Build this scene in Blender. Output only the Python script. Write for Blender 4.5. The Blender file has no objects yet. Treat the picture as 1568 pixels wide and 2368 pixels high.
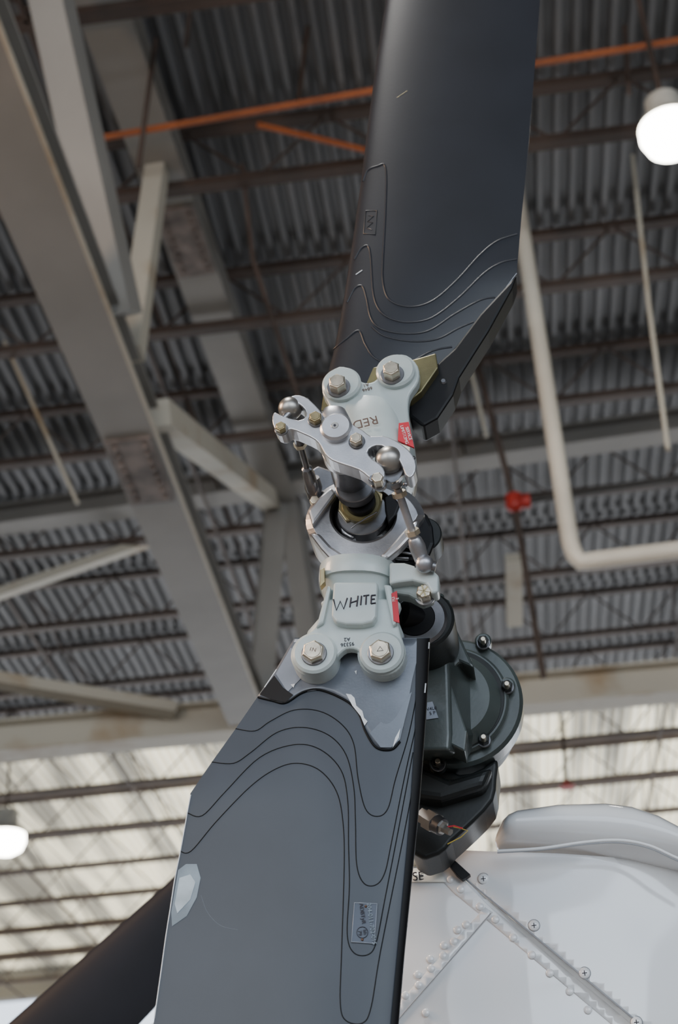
import bpy, bmesh, math, random
from mathutils import Vector, Matrix, Quaternion
random.seed(4)
# ------------------------------------------------------------------ camera
FPX=3500.0; PCX,PCY=784.0,1184.0
CAM=Vector((0,0,1.6))
az=math.radians(4.5); pit=math.radians(30.7); rho=math.radians(4.0)
fh=Vector((-math.sin(az),math.cos(az),0)); r0=Vector((math.cos(az),math.sin(az),0))
FW=fh*math.cos(pit)+Vector((0,0,math.sin(pit)))
up0=r0.cross(FW)
CX=r0*math.cos(rho)-up0*math.sin(rho)
CY=r0*math.sin(rho)+up0*math.cos(rho)
cd=bpy.data.cameras.new("camera"); cam=bpy.data.objects.new("camera",cd)
bpy.context.collection.objects.link(cam)
m=Matrix((CX,CY,-FW)).transposed().to_4x4(); m.translation=CAM
cam.matrix_world=m
cd.sensor_fit='VERTICAL'; cd.sensor_height=23.6; cd.lens=FPX/2368*23.6
cd.clip_start=0.05; cd.clip_end=400
cd.dof.use_dof=True; cd.dof.focus_distance=1.62; cd.dof.aperture_fstop=4.5
bpy.context.scene.camera=cam
def ray(px,py): return CX*((px-PCX)/FPX)-CY*((py-PCY)/FPX)+FW
# point of the hangar at height h above eye level
def U(px,py,h):
    r=ray(px,py); return CAM+r*(h/r.z)
# rotor frame (vertical disc plane): u right, v up, w towards viewer side
ra=math.radians(1.6)
WA=Vector((-math.sin(ra),-math.cos(ra),0)); UA=Vector((math.cos(ra),-math.sin(ra),0)); VA=Vector((0,0,1))
rr=ray(820,1180); RO=CAM+rr*(1.46/math.hypot(rr.x,rr.y))
def P(px,py,w=0.0):
    r=ray(px,py); O=RO+WA*w
    return CAM+r*((O-CAM).dot(WA)/r.dot(WA))
# ------------------------------------------------------------------ materials
def mat(name,col,rough=0.5,metal=0.0,var=0.12,scale=8.0,bump=0.0,coat=0.0,col2=None,stretch=None,emit=0.0,spec=0.5,thr=None):
    m=bpy.data.materials.new(name); m.use_nodes=True
    nt=m.node_tree; N=nt.nodes; L=nt.links; b=N['Principled BSDF']
    tc=N.new('ShaderNodeTexCoord'); mp=N.new('ShaderNodeMapping'); L.new(tc.outputs['Object'],mp.inputs['Vector'])
    if stretch: mp.inputs['Scale'].default_value=stretch
    no=N.new('ShaderNodeTexNoise'); no.inputs['Scale'].default_value=scale; no.inputs['Detail'].default_value=5
    L.new(mp.outputs[0],no.inputs['Vector'])
    rp=N.new('ShaderNodeValToRGB')
    c2=col2 if col2 else tuple(max(0,c*(1-var)) for c in col)
    c1=col if col2 else tuple(min(1,c*(1+var)) for c in col)
    lo,hi=thr if thr else (0.35,0.65)
    rp.color_ramp.elements[0].position=lo; rp.color_ramp.elements[0].color=(*c2,1)
    rp.color_ramp.elements[1].position=hi; rp.color_ramp.elements[1].color=(*c1,1)
    L.new(no.outputs['Fac'],rp.inputs[0]); L.new(rp.outputs[0],b.inputs['Base Color'])
    b.inputs['Roughness'].default_value=rough; b.inputs['Metallic'].default_value=metal
    b.inputs['Coat Weight'].default_value=coat; b.inputs['Coat Roughness'].default_value=0.08
    b.inputs['Specular IOR Level'].default_value=spec
    if bump>0:
        bp=N.new('ShaderNodeBump'); bp.inputs['Strength'].default_value=bump; bp.inputs['Distance'].default_value=0.0012
        n2=N.new('ShaderNodeTexNoise'); n2.inputs['Scale'].default_value=scale*25; L.new(tc.outputs['Object'],n2.inputs['Vector'])
        L.new(n2.outputs['Fac'],bp.inputs['Height']); L.new(bp.outputs[0],b.inputs['Normal'])
    if emit>0:
        b.inputs['Emission Color'].default_value=(*col,1); b.inputs['Emission Strength'].default_value=emit
    return m
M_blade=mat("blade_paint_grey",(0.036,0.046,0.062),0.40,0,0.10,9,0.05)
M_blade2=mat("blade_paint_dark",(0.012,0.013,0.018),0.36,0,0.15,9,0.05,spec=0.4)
M_black=mat("black_rubber",(0.005,0.005,0.006),0.45,0,0.2,20,spec=0.25)
M_line=mat("black_seam",(0.004,0.005,0.006),0.6,spec=0.2)
M_line2=mat("seam_ridge",(0.012,0.012,0.014),0.35)
M_root=mat("bare_root_plate",(0.13,0.145,0.17),0.38,0.3,0.25,14,0.1)
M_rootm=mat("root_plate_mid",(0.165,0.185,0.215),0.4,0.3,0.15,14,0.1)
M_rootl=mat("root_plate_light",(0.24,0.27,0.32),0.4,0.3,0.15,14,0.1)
M_olive=mat("zinc_chromate",(0.16,0.14,0.065),0.35,0.5,0.3,25,0.1)
M_grip=mat("pale_grey_enamel",(0.47,0.53,0.52),0.30,0,0.07,20,0.05,coat=0.25)
M_gripd=mat("grey_enamel_dark",(0.20,0.23,0.22),0.4,0,0.2,30,0.1)  # darker grey enamel for the fork backs and pitch horn parts
M_alu=mat("machined_aluminium",(0.52,0.52,0.54),0.36,0.85,0.14,30,0.05)
M_cast=mat("cast_aluminium",(0.40,0.40,0.42),0.38,0.85,0.35,18,0.08)
M_steel=mat("dark_steel",(0.20,0.20,0.21),0.32,0.9,0.3,25,0.05)
M_chrome=mat("bearing_steel",(0.42,0.40,0.37),0.34,0.9,0.15,20)
M_bolt=mat("cadmium_bolt",(0.58,0.51,0.40),0.30,0.9,0.25,60)
M_gold=mat("brass_nut",(0.38,0.31,0.17),0.32,0.9,0.2,60)
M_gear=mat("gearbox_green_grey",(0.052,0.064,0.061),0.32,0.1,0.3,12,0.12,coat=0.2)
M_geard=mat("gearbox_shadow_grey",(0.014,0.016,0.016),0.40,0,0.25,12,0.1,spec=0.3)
M_white=mat("white_gloss_paint",(0.82,0.83,0.84),0.10,0,0.03,3,0.0,coat=1.0)
M_seam=mat("panel_edge",(0.30,0.31,0.33),0.4)
M_chip=mat("chipped_paint",(0.75,0.78,0.80),0.5,0,0.1,40)
M_chipb=mat("scuffed_paint",(0.22,0.28,0.33),0.5,0,0.25,20,0.1)
M_red=mat("red_label",(0.50,0.015,0.03),0.4)
M_redp=mat("red_coupling",(0.50,0.04,0.03),0.4)
M_ink=mat("marker_ink",(0.012,0.01,0.02),0.5)
M_inkb=mat("brown_ink",(0.10,0.05,0.03),0.5)
M_cream=mat("cream_label",(0.72,0.70,0.55),0.4)
M_wtxt=mat("white_lettering",(0.8,0.8,0.8),0.5)
M_deck=mat("galvanised_roof_deck",(0.19,0.195,0.205),0.5,0.15,0.22,1.2,0.0,stretch=(3,0.15,1))
M_joist=mat("rusty_joist_paint",(0.080,0.054,0.042),0.6,0,0.3,2)
M_beam=mat("grey_beam_paint",(0.30,0.29,0.27),0.5,0,0.08,1.5)
M_beaml=mat("cream_beam_paint",(0.58,0.54,0.45),0.5,0,0.25,1.5,col2=(0.40,0.29,0.17),thr=(0.30,0.48))
M_orange=mat("orange_pipe_paint",(0.38,0.10,0.025),0.5,0,0.3,2)
M_pipe=mat("cream_pipe_paint",(0.82,0.75,0.63),0.4,0,0.08,3)
M_conc=mat("concrete",(0.20,0.19,0.18),0.6,0,0.15,0.5)
M_wall=mat("wall_cladding",(0.30,0.28,0.25),0.6,0,0.1,0.5)
M_lampg=mat("lamp_glow",(1.0,0.97,0.86),0.4,emit=22)
M_lamph=mat("lamp_housing",(0.55,0.53,0.47),0.5)
M_stab=mat("dark_stabiliser_paint",(0.010,0.010,0.014),0.55,0,0.2,5,spec=0.2)
M_yel=mat("yellow_wire",(0.45,0.34,0.05),0.4)
def skymat():
    m=bpy.data.materials.new("translucent_roof_sheet"); m.use_nodes=True; nt=m.node_tree; N=nt.nodes; L=nt.links
    N.remove(N['Principled BSDF']); out=N['Material Output']
    tc=N.new('ShaderNodeTexCoord'); mp=N.new('ShaderNodeMapping'); mp.inputs['Scale'].default_value=(1.2,0.10,1)
    no=N.new('ShaderNodeTexNoise'); no.inputs['Scale'].default_value=1.5; no.inputs['Detail'].default_value=4
    L.new(tc.outputs['Object'],mp.inputs[0]); L.new(mp.outputs[0],no.inputs['Vector'])
    rp=N.new('ShaderNodeValToRGB'); rp.color_ramp.elements[0].position=0.38; rp.color_ramp.elements[0].color=(0.30,0.28,0.23,1)
    rp.color_ramp.elements[1].position=0.58; rp.color_ramp.elements[1].color=(0.97,0.90,0.70,1); L.new(no.outputs['Fac'],rp.inputs[0])
    t=N.new('ShaderNodeBsdfTranslucent'); d=N.new('ShaderNodeBsdfDiffuse'); mx=N.new('ShaderNodeMixShader'); mx.inputs[0].default_value=0.30
    L.new(rp.outputs[0],t.inputs[0]); L.new(rp.outputs[0],d.inputs[0]); L.new(t.outputs[0],mx.inputs[1]); L.new(d.outputs[0],mx.inputs[2]); L.new(mx.outputs[0],out.inputs[0])
    return m
M_sky=skymat()
# ------------------------------------------------------------------ helpers
col=bpy.context.collection
def empty(name,loc):
    e=bpy.data.objects.new(name,None); col.objects.link(e); e.location=loc; e.empty_display_size=0.05
    bpy.context.view_layer.update(); return e
def par(o,p):
    if p is not None:
        o.parent=p; o.matrix_parent_inverse=Matrix.Translation(-p.location)
def mesh(name,V,F,mt,parent=None,smooth=False,bevel=0,seg=2,solid=0,auto=None):
    me=bpy.data.meshes.new(name); me.from_pydata([tuple(v) for v in V],[],F); me.update()
    bm=bmesh.new(); bm.from_mesh(me); bmesh.ops.recalc_face_normals(bm,faces=bm.faces); bm.to_mesh(me); bm.free()
    o=bpy.data.objects.new(name,me); col.objects.link(o); me.materials.append(mt)
    if smooth:
        for p in me.polygons: p.use_smooth=True
    if solid:
        s=o.modifiers.new("s",'SOLIDIFY'); s.thickness=solid; s.offset=0
    if bevel:
        b=o.modifiers.new("b",'BEVEL'); b.width=bevel; b.segments=seg; b.limit_method='ANGLE'; b.angle_limit=math.radians(35)
        b.harden_normals=False
    par(o,parent); return o
def cr(pts,n=4,closed=True):
    out=[]; k=len(pts)
    rng=range(k) if closed else range(k-1)
    for i in rng:
        if closed: a,b,c,d=pts[i-1],pts[i],pts[(i+1)%k],pts[(i+2)%k]
        else: a,b,c,d=pts[max(i-1,0)],pts[i],pts[i+1],pts[min(i+2,k-1)]
        for j in range(n):
            t=j/n
            out.append(tuple(0.5*((2*b[q])+(-a[q]+c[q])*t+(2*a[q]-5*b[q]+4*c[q]-d[q])*t*t+(-a[q]+3*b[q]-3*c[q]+d[q])*t**3) for q in range(len(b))))
    if not closed: out.append(tuple(pts[-1]))
    return out
def plate(name,pts,w,th,mt,parent,bevel=0.002,sm=0,seg=2):
    if sm: pts=cr(pts,sm)
    top=[P(x,y,w) for x,y in pts]; bot=[p-WA*th for p in top]; n=len(pts)
    F=[list(range(n)),list(range(2*n-1,n-1,-1))]+[[i,(i+1)%n,n+(i+1)%n,n+i] for i in range(n)]
    return mesh(name,top+bot,F,mt,parent,bevel=bevel,seg=seg)
def lathe(name,base,axis,prof,mt,parent,seg=40,bevel=0,smooth=True):
    """prof: list of (dist along axis, radius)"""
    axis=axis.normalized(); q=axis.to_track_quat('Z','Y'); a=q@Vector((1,0,0)); b=q@Vector((0,1,0))
    V=[];F=[]
    for d,r in prof:
        for i in range(seg):
            t=2*math.pi*i/seg; V.append(base+axis*d+(a*math.cos(t)+b*math.sin(t))*r)
    for k in range(len(prof)-1):
        for i in range(seg):
            F.append([k*seg+i,k*seg+(i+1)%seg,(k+1)*seg+(i+1)%seg,(k+1)*seg+i])
    F.append(list(range(seg))); F.append([(len(prof)-1)*seg+i for i in range(seg)])
    o=mesh(name,V,F,mt,parent,smooth=smooth and seg>8,bevel=bevel)
    if smooth and seg>8:
        me=o.data
        for p in me.polygons:
            if len(p.vertices)>4: p.use_smooth=False
        md=o.modifiers.new("es",'EDGE_SPLIT'); md.split_angle=math.radians(35)
    return o
def cyl(name,px,py,w1,w0,r,mt,parent,bev=0.0015,seg=40,mid=None):
    top=P(px,py,w1); base=top-WA*(w1-w0); H=w1-w0
    prof=[(0,r),(H-bev,r),(H,r-bev)] if bev else [(0,r),(H,r)]
    return lathe(name,base,WA,prof,mt,parent,seg)
def hexb(name,px,py,w1,h,r,mt,parent,rot=0.0,washer=None):
    c=P(px,py,w1); V=[];F=[]
    for k,(dw,rr_) in enumerate([(-h,r),(-0.0012,r),(0,r*0.86)]):
        for i in range(6):
            t=rot+math.pi/3*i; V.append(c+WA*dw+UA*(math.cos(t)*rr_)+VA*(math.sin(t)*rr_))
    for k in range(2):
        for i in range(6): F.append([k*6+i,k*6+(i+1)%6,(k+1)*6+(i+1)%6,(k+1)*6+i])
    F.append([12+i for i in range(6)]); F.append(list(range(5,-1,-1)))
    o=mesh(name,V,F,mt,parent,bevel=0.0004)
    if washer:
        base=c-WA*(h+0.002); lathe(name+"_washer",base,WA,[(0,r*washer),(0.0015,r*washer),(0.002,r*washer-0.0005)],M_steel,parent,32)
    return o
def tube(name,pts,r,mt,parent=None,cyc=False,radii=None,res=4,flat=True):
    cu=bpy.data.curves.new(name,'CURVE'); cu.dimensions='3D'; cu.bevel_depth=r; cu.bevel_resolution=res; cu.use_fill_caps=True
    s=cu.splines.new('POLY'); s.points.add(len(pts)-1); s.use_cyclic_u=cyc
    for i,p in enumerate(pts):
        s.points[i].co=(*p,1)
        if radii: s.points[i].radius=radii[i]
    s.use_smooth=True
    cu.materials.append(mt); o=bpy.data.objects.new(name,cu); col.objects.link(o); par(o,parent); return o
def rod(name,a,b,prof,mt,parent,seg=20):
    d=b-a; L=d.length
    return lathe(name,a,d,[(f*L,r) for f,r in prof],mt,parent,seg)
def ball(name,c,r,mt,parent,axis=None,sq=1.0):
    n=14; prof=[(-r*math.cos(math.pi*i/n)*sq,max(1e-4,r*math.sin(math.pi*i/n))) for i in range(n+1)]
    o=lathe(name,c,axis or WA,prof,mt,parent,28)
    for m_ in list(o.modifiers): o.modifiers.remove(m_)
    for p in o.data.polygons: p.use_smooth=True
    return o
def interp(tab,x):
    if x<=tab[0][0]: return tab[0][1]
    for (a,b),(c,d) in zip(tab,tab[1:]):
        if x<=c: return b+(d-b)*(x-a)/(c-a)
    return tab[-1][1]
def text(name,s,px,py,w,size,mt,parent,ang=0.0,surf=None,ext=0.0002,sx=1.0):
    cu=bpy.data.curves.new(name,'FONT'); cu.body=s; cu.size=size; cu.extrude=ext; cu.align_x='CENTER'; cu.align_y='CENTER'
    cu.materials.append(mt); o=bpy.data.objects.new(name,cu); col.objects.link(o)
    c=surf if surf is not None else P(px,py,w)
    a=math.radians(ang); X=UA*math.cos(a)+VA*math.sin(a); Y=-UA*math.sin(a)+VA*math.cos(a)
    mm=Matrix((X*sx,Y,WA)).transposed().to_4x4(); mm.translation=c
    if parent: o.parent=parent; o.matrix_parent_inverse=Matrix.Translation(-parent.location)
    o.matrix_basis=mm
    return o
def loft(name,stations,mt,parent,seg=36,pw=2.4,wc=0.0):
    V=[];F=[]
    for py,xl,xr,wc,hd in stations:
        a=P(xl,py,wc); b=P(xr,py,wc); c=(a+b)/2; e=(b-a)/2
        for i in range(seg):
            t=2*math.pi*i/seg; cs,sn=math.cos(t),math.sin(t)
            V.append(c+e*(math.copysign(abs(cs)**(2/pw),cs))+WA*(hd*math.copysign(abs(sn)**(2/pw),sn)))
    n=len(stations)
    for k in range(n-1):
        for i in range(seg): F.append([k*seg+i,k*seg+(i+1)%seg,(k+1)*seg+(i+1)%seg,(k+1)*seg+i])
    F.append(list(range(seg))); F.append([(n-1)*seg+i for i in range(seg)])
    o=mesh(name,V,F,mt,parent,smooth=True)
    md=o.modifiers.new("es",'EDGE_SPLIT'); md.split_angle=math.radians(45)
    return o
def panel(name,poly,wf,mt,parent,step=40,solid=0.002):
    bm=bmesh.new(); vs=[bm.verts.new((x,y,0)) for x,y in poly]; bm.faces.new(vs)
    x0,x1=min(p[0] for p in poly),max(p[0] for p in poly); y0,y1=min(p[1] for p in poly),max(p[1] for p in poly)
    x=x0+step
    while x<x1:
        bmesh.ops.bisect_plane(bm,geom=bm.verts[:]+bm.edges[:]+bm.faces[:],plane_co=(x,0,0),plane_no=(1,0,0)); x+=step
    y=y0+step
    while y<y1:
        bmesh.ops.bisect_plane(bm,geom=bm.verts[:]+bm.edges[:]+bm.faces[:],plane_co=(0,y,0),plane_no=(0,1,0)); y+=step
    for v in bm.verts: v.co=P(v.co.x,v.co.y,wf(v.co.x,v.co.y))
    bmesh.ops.recalc_face_normals(bm,faces=bm.faces)
    me=bpy.data.meshes.new(name); bm.to_mesh(me); bm.free()
    for p in me.polygons: p.use_smooth=True
    me.materials.append(mt); o=bpy.data.objects.new(name,me); col.objects.link(o)
    s=o.modifiers.new("s",'SOLIDIFY'); s.thickness=solid; s.offset=0
    par(o,parent); return o
# ------------------------------------------------------------------ blades
class Blade:
    def __init__(s,xL,xR,nose,th=0.135,w0=0.0,c=0.2136):
        s.xL,s.xR,s.nose,s.th,s.w0,s.c=xL,xR,nose,th,w0,c
    def t(s,px,py):
        a,b=interp(s.xL,py),interp(s.xR,py); return (px-a)/(b-a)
    def px(s,t,py):
        a,b=interp(s.xL,py),interp(s.xR,py); return a+(b-a)*t
    def hw(s,t):
        x=min(1,max(0,(1-t) if s.nose=='R' else t))
        return 5*s.th*s.c*(0.2969*math.sqrt(x)-0.126*x-0.3516*x*x+0.2843*x**3-0.1036*x**4)+0.0006
    def S(s,px,py,eps=0.0):
        return P(px,py,s.w0+s.hw(s.t(px,py))+eps)
    def build(s,name,rows,mt,parent,n=40):
        ts=[(1-math.cos(math.pi*i/n))/2 for i in range(n+1)]
        V=[];F=[]
        for py in rows:
            for t in ts: V.append(P(s.px(t,py),py,s.w0+s.hw(t)))
            for t in reversed(ts):
                p=P(s.px(t,py),py,s.w0+s.hw(t)); V.append(p-WA*(2*s.hw(t)))
        m_=2*(n+1)
        for k in range(len(rows)-1):
            for i in range(m_): F.append([k*m_+i,k*m_+(i+1)%m_,(k+1)*m_+(i+1)%m_,(k+1)*m_+i])
        F.append(list(range(m_))); F.append([(len(rows)-1)*m_+i for i in range(m_)])
        o=mesh(name,V,F,mt,parent,smooth=True)
        md=o.modifiers.new("es",'EDGE_SPLIT'); md.split_angle=math.radians(50); return o
    def line(s,name,pts,r,mt,parent,n=6,eps=0.0):
        q=cr(pts,n,False); return tube(name,[s.S(x,y,eps) for x,y in q],r,mt,parent,res=2)
    def patch(s,name,pts,mt,parent,eps=0.0004):
        return mesh(name,[s.S(x,y,eps) for x,y in pts],[list(range(len(pts)))],mt,parent)
    def strip(s,name,tab,rows,mt,parent,eps,n=14):
        V=[];F=[]
        for py in rows:
            t0=s.t(interp(tab,py),py)
            for i in range(n+1):
                f=i/n; t=t0+(1-t0)*(1-(1-f)**2) if s.nose=='R' else t0*(1-f)**2
                V.append(s.S(s.px(t,py),py,eps))
        for k in range(len(rows)-1):
            for i in range(n): a=k*(n+1)+i; F.append([a,a+1,a+n+2,a+n+1])
        return mesh(name,V,F,mt,parent,smooth=True)
    def region(s,name,top,botpts,mt,parent,eps,n=60,m_=14,t0=0.0,t1=1.0):
        tab=sorted([(s.t(x,y),y) for x,y in botpts]); V=[];F=[]
        for i in range(n+1):
            t=t0+(t1-t0)*i/n; b=interp(tab,t)
            for j in range(m_+1):
                py=top+(b-top)*j/m_; V.append(s.S(s.px(t,py),py,eps))
        for i in range(n):
            for j in range(m_):
                a=i*(m_+1)+j; F.append([a,a+1,a+m_+2,a+m_+1])
        return mesh(name,V,F,mt,parent,smooth=True,solid=0.0012)

TR=empty("tail_rotor",RO)
# lower blade
LB=Blade([(1475,682),(1495,670),(1555,635),(1605,600),(1685,545),(1762,490),(1835,440),(1900,430),(2030,405),(2190,380),(2368,355),(2900,285)],
         [(1475,995),(1650,986),(1850,971),(2000,956),(2200,936),(2368,922),(2900,872)],'R')
rows=sorted(set([1475,1495,1525,1555,1580,1605,1645,1685,1724,1762,1800,1835,1865,1900,1965,2030,2110,2190,2280,2368,2500,2640,2770,2900]))
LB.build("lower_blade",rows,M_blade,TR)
LB.region("lower_blade_root_plate",1478,[(597,1612),(630,1620),(660,1625),(680,1612),(700,1601),(740,1595),(770,1603),(800,1620),(820,1636),(832,1655),(845,1690),(870,1728),(905,1733),(922,1718),(940,1660),(960,1600),(965,1480)],M_root,TR,0.0009,t1=0.93)
LB.strip("lower_blade_leading_edge",[(1476,964),(1700,960),(1900,947),(2100,929),(2368,904),(2900,850)],[1476,1550,1620,1700,1800,1900,2000,2100,2240,2368,2600,2900],M_black,TR,0.0018)
curve=[(597,1612),(630,1620),(660,1625),(700,1601),(740,1595),(800,1620),(830,1650),(845,1690),(870,1728),(905,1733),(925,1715)]
LB.line("root_edge_line",curve,0.0012,M_line,TR,eps=0.001)
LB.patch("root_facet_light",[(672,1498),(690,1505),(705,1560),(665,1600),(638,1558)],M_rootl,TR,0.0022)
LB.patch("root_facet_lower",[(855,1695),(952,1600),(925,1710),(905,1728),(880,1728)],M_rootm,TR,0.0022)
LB.patch("root_cover_black",[(600,1606),(634,1562),(655,1590),(678,1607),(660,1624),(630,1618)],M_black,TR,0.0024)
for i,l in enumerate([
 [(545,1685),(590,1690),(625,1668),(680,1642),(740,1645),(790,1675),(818,1720),(828,1800),(845,1870),(872,1888),(897,1870),(915,1800),(945,1700),(965,1600)],
 [(490,1762),(540,1765),(580,1740),(640,1694),(700,1682),(760,1700),(800,1745),(818,1820),(822,1900),(825,2000),(842,2043),(870,2046),(890,2018),(905,1950),(935,1800),(962,1680)],
 [(434,1880),(468,1886),(520,1832),(600,1752),(680,1722),(740,1733),(788,1780),(804,1850),(806,1950),(808,2050),(803,2160),(818,2203),(850,2208),(870,2180),(890,2080),(925,1900),(955,1740)],
 [(416,1968),(442,1968),(500,1900),(580,1818),(640,1777),(690,1765),(740,1782),(778,1830),(793,1900),(796,2000),(790,2200),(787,2320),(800,2360),(838,2366),(858,2330),(880,2200),(930,1950),(955,1820)],
 ]):
    LB.line("layer_line_%d"%i,l,0.00056,M_line,TR)
LB.patch("scuff_patch",[(412,2012),(430,1998),(455,1998),(464,2030),(455,2075),(432,2118),(398,2142),(396,2110)],M_chipb,TR,0.0003)
LB.patch("scuff_core",[(415,2030),(440,2022),(452,2040),(440,2080),(410,2112),(404,2090)],mat("scuff_light",(0.42,0.50,0.55),0.5,0,0.2,30),TR,0.0005)
for i,c in enumerate([[(800,1604),(812,1606),(820,1614),(824,1632),(838,1644),(842,1660),(850,1668),(843,1678),(834,1656),(815,1632)],
                      [(672,1583),(682,1581),(679,1590)],[(820,1552),(825,1550),(824,1560)],[(914,1706),(926,1684),(922,1706),(908,1729)],
                      [(991,1485),(994,1485),(993,1500),(990,1500)],[(983,1580),(986,1580),(984,1602),(981,1602)]]):
    LB.patch("paint_chip_%d"%i,c,M_chip,TR,0.0026)
LB.line("edge_wear",[(441,1838),(433,1880),(427,1915),(416,1975),(404,2035),(394,2100),(383,2170),(372,2250),(357,2355)],0.0006,M_chip,TR,eps=0.0002)
LB.line("edge_wear_upper",[(640,1548),(612,1590)],0.0008,M_chip,TR,eps=0.001)
LB.line("scratch_arc",[(465,2070),(480,2110),(510,2140),(550,2150)],0.00008,M_chipb,TR)
# data plate on lower blade
dp=[(820,2088),(872,2090),(866,2182),(813,2178)]
mesh("data_plate",[LB.S(x,y,0.0012) for x,y in dp]+[LB.S(x,y,-0.001) for x,y in dp],[[0,1,2,3],[4,5,6,7],[0,1,5,4],[1,2,6,5],[2,3,7,6],[3,0,4,7]],mat("data_plate_grey",(0.06,0.07,0.09),0.35,0.4),TR)
tube("data_plate_frame",[LB.S(x,y,0.0014) for x,y in dp],0.0006,M_rootl,TR,cyc=True)
text("data_plate_number","204-011-702-015",0,0,0,0.0058,M_chipb,TR,-86,surf=LB.S(859,2136,0.0022))
text("data_plate_maker","ADBTyR",0,0,0,0.0055,M_ink,TR,-86,surf=LB.S(838,2112,0.0022))
tube("data_plate_stamp",[LB.S(838+13*math.cos(a*math.pi/8),2156+13*math.sin(a*math.pi/8),0.0018) for a in range(16)],0.0003,M_ink,TR,cyc=True,res=1)
text("data_plate_stamp_text","bh\n79",0,0,0,0.0050,M_ink,TR,-86,surf=LB.S(838,2156,0.0022))
for x,y in [(846,2096),(838,2173)]: ball("plate_rivet",LB.S(x,y,0.001),0.0014,M_inkb,TR)
# upper blade
UB=Blade([(-700,1000),(0,892),(130,872),(280,852),(420,835),(560,815),(690,795),(800,775),(880,754),(905,748)],
         [(-700,1322),(0,1249),(330,1223),(500,1206),(632,1195),(700,1140),(805,1052),(850,1012),(905,975)],'L',th=0.15)
rows=[-700,-400,-200,0,65,130,205,280,330,420,500,560,600,632,665,700,750,805,850,880,905]
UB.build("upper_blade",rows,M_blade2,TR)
for i,l in enumerate([
 [(840,420),(850,395),(872,385),(892,388),(892,480),(886,600),(886,650),(898,690),(930,708),(970,708),(1010,690),(1060,645),(1110,590),(1150,558),(1196,542)],
 [(820,600),(835,575),(852,570),(858,600),(864,680),(880,720),(910,740),(950,746),(1000,735),(1060,690),(1120,632),(1160,608),(1195,600)],
 [(803,700),(820,668),(838,662),(848,690),(858,735),(880,760),(930,772),(990,766),(1050,728),(1110,695),(1145,688)],
 [(860,755),(890,778),(950,790),(1010,785),(1060,760),(1095,745)],
 [(772,808),(800,785),(830,765),(846,798),(872,832),(930,845),(1000,812),(1045,803)]]):
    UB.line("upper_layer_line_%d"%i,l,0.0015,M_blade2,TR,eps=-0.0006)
UB.line("upper_plate_frame",[(846,488),(872,487),(868,542),(841,540),(846,488)],0.0008,M_line2,TR,n=1)
UB.line("upper_plate_text",[(852,498),(864,500),(850,512),(862,515),(848,527),(860,531)],0.0005,M_line2,TR,n=1)
UB.line("upper_edge_wear",[(1195,632),(1165,672),(1125,722)],0.0006,M_rootl,TR,n=2)
UB.line("nick",[(823,635),(838,625)],0.0007,M_chip,TR)
UB.line("scratch_gold",[(918,226),(942,210)],0.0003,M_gold,TR)
plate("upper_root_underside",[(1195,634),(1185,665),(1130,765),(1098,815),(1062,872),(1048,912),(1012,966),(978,985),(948,962),(940,925),(1000,850),(1050,805),(1110,725)],0.004,0.035,M_black,TR,0.003)
plate("upper_root_block",[(742,948),(752,882),(800,862),(880,845),(960,830),(1008,816),(1013,850),(975,905),(950,925),(800,960)],0.016,0.03,M_olive,TR,0.0015)
cyl("root_hole",1025,880,0.006,0.0,0.004,M_steel,TR)
# ------------------------------------------------------------------ lower grip (marked WHITE)
loft("lower_grip_barrel",[(1332,742,928,0.0,0.046),(1366,742,924,0.0,0.046),(1378,750,918,0,0.040),(1410,752,918,0.0,0.036),(1445,738,925,0.0,0.033),(1470,712,935,0.002,0.027),(1492,705,925,0.004,0.020)],M_grip,TR,pw=2.7)
fork=[(752,1385),(748,1410),(728,1450),(696,1476),(684,1500),(684,1530),(705,1552),(735,1556),(760,1545),(778,1520),(800,1500),(825,1502),(838,1520),(850,1548),(880,1560),(915,1552),(935,1525),(934,1490),(925,1460),(918,1420),(915,1385)]
plate("lower_grip_fork",fork,0.036,0.014,M_grip,TR,0.003,sm=3,seg=3)
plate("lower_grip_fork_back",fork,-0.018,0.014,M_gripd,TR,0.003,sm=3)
for i,(x,y) in enumerate([(727,1508),(882,1506)]):
    cyl("lower_boss_%d"%i,x,y,0.042,0.012,0.0232,M_grip,TR,0.0025)
    cyl("lower_boss_shoulder_%d"%i,x,y+3,0.033,0.010,0.0252,M_grip,TR,0.002)
    hexb("lower_bolt_%d"%i,x-4,y-5,0.052,0.008,0.0120,M_bolt,TR,0.3+i*0.3,washer=1.12)
    cyl("lower_bolt_face_%d"%i,x-4,y-6,0.0526,0.050,0.0088,M_bolt,TR,0.0004)
text("bolt_mark_a","1N",723,1502,0.0527,0.006,M_inkb,TR,-20)
tube("bolt_mark_b",[P(872,1506,0.0528),P(879,1495,0.0528),P(886,1504,0.0528)],0.0004,M_ink,TR,cyc=True,res=1)
plate("lower_grip_rib",[(771,1345),(766,1425),(776,1438),(800,1443),(838,1443),(862,1438),(870,1425),(874,1345)],0.0475,0.02,M_grip,TR,0.003,seg=3)
plate("lower_grip_side_rib",[(886,1350),(905,1352),(918,1440),(908,1448)],0.042,0.02,M_grip,TR,0.003)
plate("lower_grip_side_rib_left",[(757,1352),(766,1356),(748,1440),(730,1450)],0.041,0.02,M_grip,TR,0.003)
plate("lower_red_label",[(905,1372),(918,1366),(924,1440),(910,1436)],0.0425,0.002,M_red,TR,0.0003)
text("lower_red_label_text","753\nE",915,1385,0.043,0.004,M_wtxt,TR,95)
loft("lower_grip_flange",[(1326,748,922,0,0.046),(1330,742,928,0.0,0.050),(1352,740,930,0.0,0.052),(1368,741,928,0,0.050)],M_grip,TR,pw=2.5)
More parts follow.
